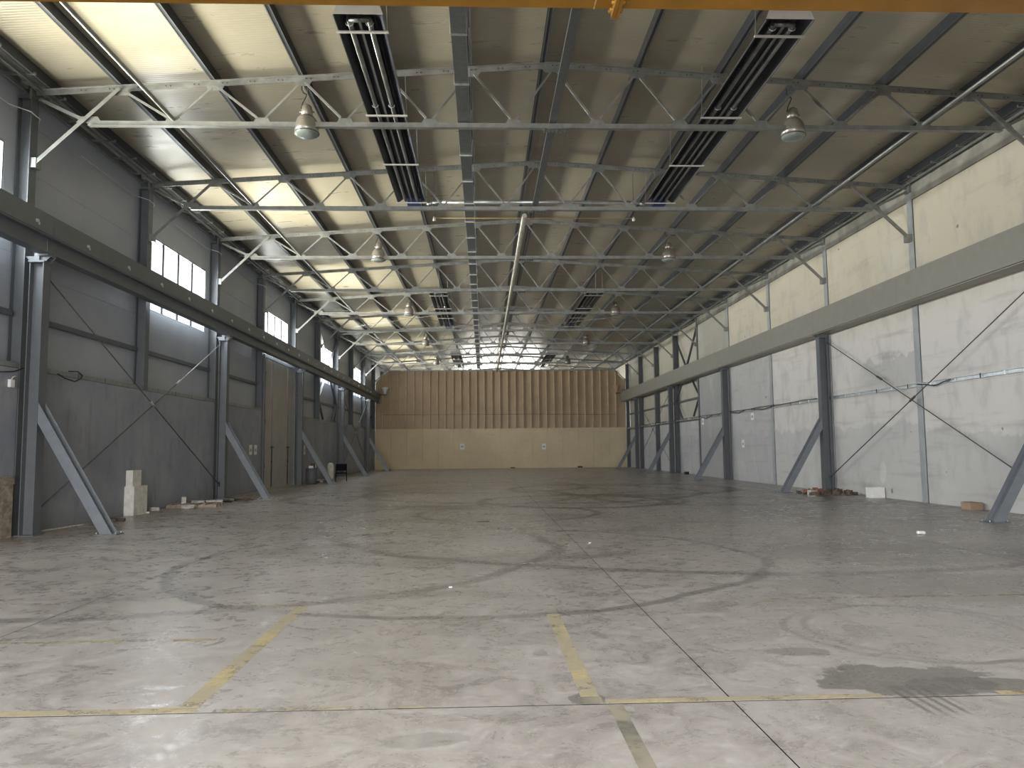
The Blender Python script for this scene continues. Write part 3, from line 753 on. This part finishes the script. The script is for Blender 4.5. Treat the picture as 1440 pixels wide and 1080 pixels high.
m.path([(-.015, 30 + i * 1.3, .115 + .02 * math.sin(i * 1.7)) for i in range(28)], .014, 5)
m.build('tray_cable', 'dark_cable', t)
t = thing('wall_cable_tray', 'dull grey cable tray on top of the concrete foot of the window wall', 'cable tray', (-FX - .10, 0, 3.555))
for k in range(-3, 10):
    if k == DOOR_BAY: continue
    MB().box(.0, .10, FY(k) + .16, FY(k + 1) - .16, .0, .11).build('tray_length', 'dull_galvanised', t)
    for i in range(4): MB().box(.10, .108, FY(k) + .9 + i * 1.35, FY(k) + .93 + i * 1.35, -.01, .12).build('clip', 'column_paint', t)
m = MB()
pts = [(.13, 18.2, .02), (.14, 18.5, -.06), (.15, 18.9, -.10), (.14, 19.2, .0), (.13, 19.3, .08), (.12, 19.1, .16), (.11, 18.7, .13)]
m.path(pts, .014, 5).build('loose_cable', 'dark_cable', t)
m = MB(); m.path([(.12, 14.5, -.12), (.13, 15.6, -.20), (.13, 16.5, -.10), (.12, 16.9, .02)], .012, 5)
m.build('loose_cable', 'dark_cable', t)
t = thing('drop_cable', 'white cable clipped along the top of the window wall', 'cable', (-WX + .03, 0, 9.14))
for k in (1, 2, 3, 4):
    m = MB(); m.path([(.0, FY(k) - 3.5, .12), (.0, FY(k) - .5, .10), (.30, FY(k) - .2, .06), (.33, FY(k) + .1, .02), (.05, FY(k) + .45, -.12)], .012, 5)
    m.build('cable', 'white_cable', t)

# ------------------------------------------------------------------ radiant tube heaters
def make_heater():
    t = thing('radiant_heater', 'x', 'heater')
    L_ = 10.3
    m = MB()
    m.poly([(-.435, 0, -.02), (-.435, 0, -.035), (-.25, 0, .11), (.25, 0, .11), (.435, 0, -.035), (.435, 0, -.02), (.26, 0, .125), (-.26, 0, .125)], (0, L_, 0)).build('reflector', 'heater_black', t)
    for a in (-.435, .42): MB().box(a, a + .015, 0, L_, -.06, -.02).build('reflector_lip', 'purlin_edge', t)
    for a in (-.20, .16): MB().rod((a, .25, .02), (a, L_ - .1, .02), .05, 10).build('burner_tube', 'heater_tube', t)
    MB().box(-.035, .01, .2, L_, -.03, .0).build('centre_strip', 'purlin_edge', t)
    for y in (.5, 4.0, 7.0, L_ - .15):
        b = MB().box(-.47, .47, y - .03, y + .03, -.085, -.062).build('cross_bar', 'white_metal', t)
        for a in (-.45, .45): MB().rod((a, y, -.06), (a * .9, y, 1.15), .006, 5).build('hanger_wire', 'galvanised', b)
    for a in (-.20, .16):
        for y in (.32, 3.6): MB().path([(a - .07, y, .0), (a - .05, y, -.05), (a, y, -.07), (a + .05, y, -.05), (a + .07, y, 0)], .008, 5).build('tube_clip', 'galvanised', t)
    MB().poly([(-.435, 0, -.03), (.435, 0, -.03), (.36, 0, .17), (-.36, 0, .17)], (0, -.012, 0)).build('end_plate', 'white_metal', t)
    MB().path([(0, .02, -.02), (0, .0, .1), (.03, 0, .5), (.03, 0, 1.1)], .012, 5).build('hanger_chain', 'galvanised', t)
    MB().rod((-.20, .26, .02), (.16, .26, .02), .045, 10).build('return_bend', 'heater_tube', t)
    MB().box(-.16, .22, L_ + .02, L_ + .42, -.06, .20).build('burner_box', 'blue_box', t)
    return t
proto = make_heater()
first = True
for i, y in enumerate((12.9, 36.85, 60.3)):
    for s in (-1, 1):
        o = proto if first else copy_tree(proto); first = False
        o.location = (s * 3.82, y, 9.33)
        tag(o, 'black tube heater under the roof %s, %s half' % (('nearest the yellow crane', 'halfway down the hall', 'next to the tan partition')[i], 'window' if s < 0 else 'concrete wall'), 'heater', 'radiant tube heaters')

# ------------------------------------------------------------------ high bay lamps
def make_lamp():
    t = thing('high_bay_lamp', 'x', 'lamp')
    MB().lathe([(0.0, .74), (.07, .74), (.11, .70), (.115, .64), (.13, .62), (.13, .50), (.10, .485), (.0, .485)], 20).build('gear_housing', 'lamp_metal', t)
    MB().lathe([(.11, .485), (.165, .46), (.215, .40), (.245, .31), (.262, .20), (.275, .08), (.262, .08), (.25, .20), (.233, .31), (.20, .39), (.10, .47)], 24).build('reflector_bell', 'lamp_metal', t)
    MB().lathe([(.272, .08), (.265, .05), (.20, .015), (.10, .003), (0, 0)], 24).build('glass_dome', 'lamp_glass', t)
    MB().lathe([(.275, .085), (.285, .085), (.285, .07), (.275, .07)], 24).build('rim_ring', 'dark_bolt', t)
    MB().rod((-.17, 0, .58), (.17, 0, .58), .018, 6).build('side_screw', 'lamp_metal', t)
    MB().rod((0, 0, .74), (0, 0, 1.16), .005, 5).build('hanging_wire', 'galvanised', t)
    MB().path([(-.13, 0, .66), (-.10, 0, .78), (-.02, 0, .95), (-.01, 0, 1.0), (-.08, 0, 1.02), (-.12, 0, 1.10), (-.12, 0, 1.2)], .011, 5).build('supply_cable', 'dark_cable', t)
    return t
proto = make_lamp(); first = True
for k in (1, 3, 5, 7, 9):
    for s in (-1, 1):
        o = proto if first else copy_tree(proto); first = False
        o.location = (s * 5.58 - .05, FY(k) + .12, 8.80 + (.10 if k > 1 else 0))
        tag(o, 'bell shaped high bay lamp hanging from the truss %s before the partition, %s side' % (ORD[10 - k], 'window' if s < 0 else 'concrete wall'), 'lamp', 'high bay lamps')
for s in (-1, 1):
    t = thing('small_sensor', 'small pale detector hanging at the end of the yellow gas line, %s side' % ('window' if s < 0 else 'concrete wall'), 'detector', (s * 3.2, FY(2) + 1.2, BZ - .02), 'gas detectors')
    MB().lathe([(0, .12), (.03, .12), (.05, .05), (.05, 0), (0, -.01)], 12).build('housing', 'white_metal', t)
    MB().rod((0, 0, .12), (0, 0, roof_z(3.2) - BZ + .02), .006, 5).build('wire', 'dark_cable', t)
# floodlights on the runway ends
for s in (-1, 1):
    t = thing('floodlight', ('bright white bowl floodlight at the far runway end, window side' if s < 0 else 'dull bowl floodlight at the far runway end, concrete wall side'), 'lamp', (s * 10.62, FY(10) - .55, 6.80))
    MB().lathe([(0, 0), (.10, .02), (.16, .25), (.32, .62), (.34, .66), (.30, .62), (.14, .27), (0, .1)], 18).build('bowl', 'clean_white' if s < 0 else 'cardboard', t)
    MB().rod((0, 0, 0), (s * (.43 if s < 0 else .385), 0, 0), .03, 6).box(-.1, .1, -.08, .08, -.05, .03).build('bracket', 'black_plastic', t)

# ------------------------------------------------------------------ loose things on the floor
t = thing('white_block', 'tall whitewashed block standing against the concrete foot of the window wall', 'block', (-11.45, 22.2, 0))
MB().box(-.145, .125, -.42, .42, 0, .80).build('block_body', 'block_white', t)
o = MB().box(-.13, .06, -.38, .15, 0, .44).box(-.135, .065, -.385, .155, .20, .225).build('small_block', 'block_white', None, (-11.45, 22.2, .80))
tag(o, 'smaller dirty white block resting on the tall whitewashed block', 'block')
# board at the near column
t = thing('old_board', 'dirty brown wooden board leaning by the nearest window side column', 'board', (-11.545, 15.6, 0))
for i in range(5): MB().box(-.03, .03, -1.1 + i * .42, -1.1 + i * .42 + .41, 0.0, 1.26 + R.uniform(-.03, .03)).build('plank', 'old_wood', t)
MB().box(.03, .06, -1.1, .98, 1.1, 1.22).build('batten', 'old_wood', t)
# pallet with debris
t = thing('pallet', 'broken wooden pallet lying near the window wall', 'pallet', (-10.85, 25.05, 0), rz=.10)
for i in range(3): MB().box(-.75, .75, -.45 + i * .4, -.35 + i * .4, .0, .09).build('stringer', 'old_wood', t)
for i in range(6): MB().rbox((-.62 + i * .25, 0, .105), (.12, 1.0, .022), Matrix.Rotation(R.uniform(-.05, .05), 3, 'Z').to_euler()).build('deck_board', 'old_wood', t)
def chunk(name, label, cat, loc, size, mat, rz, grp, tilt=0.0, lump=False):
    bm = bmesh.new(); bmesh.ops.create_cube(bm, size=1)
    if lump: bmesh.ops.subdivide_edges(bm, edges=bm.edges[:], cuts=1, use_grid_fill=True)
    for v in bm.verts:
        if lump: v.co = v.co * .6 + v.co.normalized() * .22
        v.co = Vector((v.co.x * size[0], v.co.y * size[1], v.co.z * size[2])) + Vector((R.uniform(-1, 1), R.uniform(-1, 1), R.uniform(-1, 1))) * min(size) * .12
    M = Matrix.Rotation(rz, 3, 'Z') @ Matrix.Rotation(tilt, 3, 'Y')
    for v in bm.verts: v.co = M @ v.co
    mn = min(v.co.z for v in bm.verts)
    for v in bm.verts: v.co.z -= mn
    me = bpy.data.meshes.new(name); bm.to_mesh(me); bm.free(); me.materials.append(MATS[mat])
    return tag(link(name, me, None, loc), label, cat, grp)
PLACED = []
def scatter(n, xr, yr, size_f, rz_f):
    out = []
    for _ in range(n * 60):
        if len(out) == n: break
        sz = size_f(); rz = rz_f(); x, y = R.uniform(*xr), R.uniform(*yr)
        hx = abs(sz[0] * math.cos(rz)) / 2 + abs(sz[1] * math.sin(rz)) / 2 + .03; hy = abs(sz[0] * math.sin(rz)) / 2 + abs(sz[1] * math.cos(rz)) / 2 + .03
        if all(abs(x - q[0]) > hx + q[2] or abs(y - q[1]) > hy + q[3] for q in PLACED):
            PLACED.append((x, y, hx, hy)); out.append((x, y, sz, rz))
    return out
g = 'rubble on the broken pallet'
chunk('rubble', 'upright pale offcut standing on the broken pallet', 'rubble', (-11.1, 24.75, .117), (.12, .10, .20), 'pale_rubble', .4, g)
chunk('rubble', 'flat pale slab lying on the broken pallet', 'rubble', (-10.75, 25.0, .117), (.30, .24, .08), 'pale_rubble', .9, g)
chunk('rubble', 'long pale lath lying across the broken pallet', 'rubble', (-10.35, 25.35, .117), (.50, .12, .06), 'pale_rubble', .2, g)
chunk('rubble', 'pale lump of rubble on the floor before the broken pallet', 'rubble', (-10.75, 24.25, 0), (.42, .26, .12), 'pale_rubble', .1, g, 0, True)
chunk('rubble', 'small white crumb beside the tall whitewashed block', 'rubble', (-11.25, 22.5, 0), (.10, .09, .05), 'block_white', .5, g, 0, True)
chunk('rubble', 'grey rubble lump between the block and the pallet', 'rubble', (-11.40, 23.3, 0), (.26, .18, .12), 'pale_rubble', .8, g, 0, True)
STICK = {'dark_wood': 'dark brown wooden', 'black_plastic': 'black plastic', 'dull_galvanised': 'dull grey metal', 'pale_rubble': 'pale stone'}
for x, y, sz, rz in scatter(14, (-11.05, -10.1), (27.0, 28.55), lambda: (R.uniform(.35, .8), .05, .05), lambda: R.uniform(-.5, .5)):
    mt = R.choice(['dark_wood', 'black_plastic', 'dull_galvanised'])
    chunk('scrap_stick', STICK[mt] + ' scrap stick in the heap by the strut with the yellow block', 'scrap', (x, y, 0), sz, mt, rz, 'scrap heap at the strut')
for x, y, sz, rz in scatter(5, (-11.4, -10.9), (19.2, 20.2), lambda: (R.uniform(.2, .45), .10, .07), lambda: R.uniform(-.6, .9)):
    chunk('scrap_stick', 'dark scrap at the foot of the wall behind the nearest strut', 'scrap', (x, y, 0), sz, 'dark_wood', rz, 'scrap behind the nearest strut')
chunk('pale_strip', 'long pale strip on the floor by the nearest window side column', 'strip', (-11.45, 18.4, 0), (.06, 1.5, .03), 'pale_rubble', -.1, None)
HEAP = {'brick_red': 'broken red brick', 'dark_wood': 'dark brown wood chunk', 'old_wood': 'weathered grey wood chunk', 'pale_rubble': 'pale stone piece'}
for x, y, sz, rz in scatter(30, (9.85, 11.45), (26.7, 28.3), lambda: (R.uniform(.14, .40), R.uniform(.09, .14), R.uniform(.08, .19)), lambda: R.uniform(0, 3.1)):
    mt = R.choice(['brick_red', 'dark_wood', 'dark_wood', 'old_wood', 'pale_rubble'])
    chunk('brick_scrap', HEAP[mt] + ' in the heap at a crane column foot', 'scrap', (x, y, 0), sz, mt, rz, 'brick heap by the concrete wall')
chunk('paper_scrap', 'white flat scrap beside the brick heap', 'scrap', (9.7, 26.55, 0), (.26, .10, .012), 'paper', .2, None)
t = thing('white_box', 'open white box on the floor against the concrete wall', 'box', (11.36, 25.4, 0))
w_ = .012
MB().box(-.22, .22, -.2, .2, 0, .012).build('bottom', 'clean_white', t)
for (a, b, c, d) in ((-.22, .22, -.2, -.188), (-.22, .22, .188, .2), (-.22, -.208, -.188, .188), (.208, .22, -.188, .188)): MB().box(a, b, c, d, .012, .34).build('side', 'clean_white', t)
t = thing('cardboard_box', 'small brown cardboard box behind the nearest concrete side strut', 'box', (11.35, 20.3, 0))
MB().box(-.17, .17, -.2, .2, 0, .19).build('carton', 'cardboard', t)
for s in (-1, 1): MB().rbox((s * .085, 0, .197), (.168, .4, .006), Matrix.Rotation(s * .05, 3, 'Y').to_euler()).build('flap', 'cardboard', t)
chunk('crushed_cup', 'crushed white paper cup lying on the open floor', 'litter', (6.81, 14.86, 0), (.16, .08, .06), 'paper', .3, 'litter on the floor', 0, True)
chunk('litter_scrap', 'tiny white litter scrap lying near the hall centre', 'litter', (-2.11, 9.87, 0), (.045, .03, .01), 'paper', .3, 'litter on the floor', 0, True)
chunk('litter_scrap', 'small white shard on the sawn joint further down the hall', 'litter', (.25, 14.2, 0), (.06, .035, .012), 'paper', 1.0, 'litter on the floor', 0, True)
chunk('litter_scrap', 'small dark splinter on the open floor', 'litter', (-1.7, 18.6, 0), (.30, .06, .02), 'dark_wood', .2, 'litter on the floor')
chunk('litter_scrap', 'dark flat scrap beside the sawn joint', 'litter', (.05, 16.2, 0), (.42, .12, .015), 'dark_wood', .1, 'litter on the floor')
chunk('black_block', 'black block at the foot of the tan partition', 'block', (7.18, Y_PART - .25, 0), (.45, .15, .13), 'black_plastic', .0, None)
chunk('black_block', 'dark block at the foot of the tan partition near the notice', 'block', (1.0, Y_PART - .25, 0), (.40, .15, .09), 'dark_wood', .0, None)
chunk('black_block', 'black block at the foot of the concrete wall past a strut', 'block', (11.45, 49.7, 0), (.24, .35, .16), 'black_plastic', .0, None)

# stacking chair
t = thing('chair', 'black stacking chair standing by the window wall', 'chair', (-9.75, 44.2, 0), rz=.15)
MB().rbox((0, 0, .48), (.60, .50, .07), Matrix.Identity(3).to_euler()).build('seat', 'black_cloth', t)
MB().rbox((0, .27, .80), (.62, .06, .38), Matrix.Rotation(-.12, 3, 'X').to_euler()).build('backrest', 'black_cloth', t)
for a in (-.30, .30):
    for b in (-.22, .25): MB().rod((a, b * 1.08, 0), (a, b, .47 if b < 0 else .66), .018, 6).build('leg', 'black_cloth', t)
    MB().rod((a, -.22, .66), (a, .25, .68), .018, 6).build('armrest', 'black_cloth', t)
# bin
t = thing('waste_bin', 'dark drum bin heaped with rubbish beside the folding door', 'bin', (-10.75, 41.2, 0))
MB().lathe([(0, 0), (.27, 0), (.29, .4), (.30, .82), (.315, .84), (.29, .84), (.28, .45), (.26, .05), (0, .05)], 20).build('drum', 'column_paint', t)
for i in range(5):
    MB().rbox((R.uniform(-.14, .14), R.uniform(-.14, .14), .84 + R.uniform(0, .16)), (.22, .18, .16), Matrix.Rotation(R.uniform(0, 3), 3, 'X').to_euler()).build('rubbish', R.choice(['paper', 'dark_wood', 'pale_rubble', 'black_plastic']), t)
for x, y, sz, rz in scatter(6, (-10.95, -10.1), (41.8, 43.2), lambda: (R.uniform(.25, .5), .16, .14), lambda: R.uniform(-1, 1)):
    mt = R.choice(['dark_wood', 'black_plastic', 'pale_rubble'])
    chunk('scrap_stick', STICK[mt] + ' scrap between the drum bin and the chair', 'scrap', (x, y, 0), sz, mt, rz, 'scrap by the drum bin')
t = thing('gas_bottle', 'pale upright canister behind the black chair', 'canister', (-11.1, 48.0, 0))
MB().lathe([(0, 0), (.19, 0), (.20, .05), (.20, .85), (.16, .96), (.06, 1.02), (0, 1.02)], 16).build('body', 'block_white', t)
MB().lathe([(.05, 1.02), (.05, 1.08), (.0, 1.08)], 10).build('valve', 'dark_bolt', t)

# small switch box on the wall by the nearest column
t = thing('junction_box', 'tiny white junction box beside the nearest window side column', 'junction box', (-FX + .002, 16.45, 3.12))
MB().box(0, .06, -.07, .07, 0, .16).build('case', 'clean_white', t)
MB().path([(.03, .0, .16), (.03, .05, .22), (.03, .12, .24)], .012, 5).build('lead', 'white_cable', t)

# ------------------------------------------------------------------ notices
def notice(label, loc, w, h, axis):
    t = thing('paper_notice', label, 'notice', loc, 'paper notices')
    if axis == 'y':
        MB().box(-w / 2, w / 2, -.004, 0, 0, h).build('sheet', 'paper', t); MB().box(-w * .28, w * .28, -.006, -.004, h * .35, h * .6).build('print', 'dull_galvanised', t)
    else:
        d = -1 if axis == 'r' else 1
        MB().box(min(0, d * .004), max(0, d * .004), -w / 2, w / 2, 0, h).build('sheet', 'paper', t)
        MB().box(min(d * .004, d * .006), max(d * .004, d * .006), -w * .28, w * .28, h * .3, h * .62).build('print', 'dull_galvanised', t)
notice('white paper notice on the partition board foot, window half', (-3.63, Y_PART - .02, 1.75), .42, .56, 'y')
notice('white paper notice on the partition board foot, concrete wall half', (3.89, Y_PART - .02, 1.68), .36, .56, 'y')
notice('small white notice high on the bare concrete wall beside the cladding', (CX, 46.2, 3.1), .40, .42, 'r')
notice('white notice just under the cable tray on the concrete wall', (CX, 37.6, 3.05), .42, .36, 'r')
notice('white notice at head height on the concrete wall', (CX, 39.1, 1.7), .34, .40, 'r')
notice('white notice left of the folding door hinge side', (-FX + .002, 33.3, 1.6), .38, .42, 'l')
notice('second white notice next to the folding door frame', (-FX + .002, 34.0, 1.6), .38, .42, 'l')
notice('tall white notice on the window wall past the folding door', (-FX + .002, 43.2, 1.55), .30, .50, 'l')

# ------------------------------------------------------------------ yard outside
struct(MB().box(-60, -12.4, -40, 140, -.4, -.2).build('ground_yard', 'asphalt'), 'paved yard outside the windows')
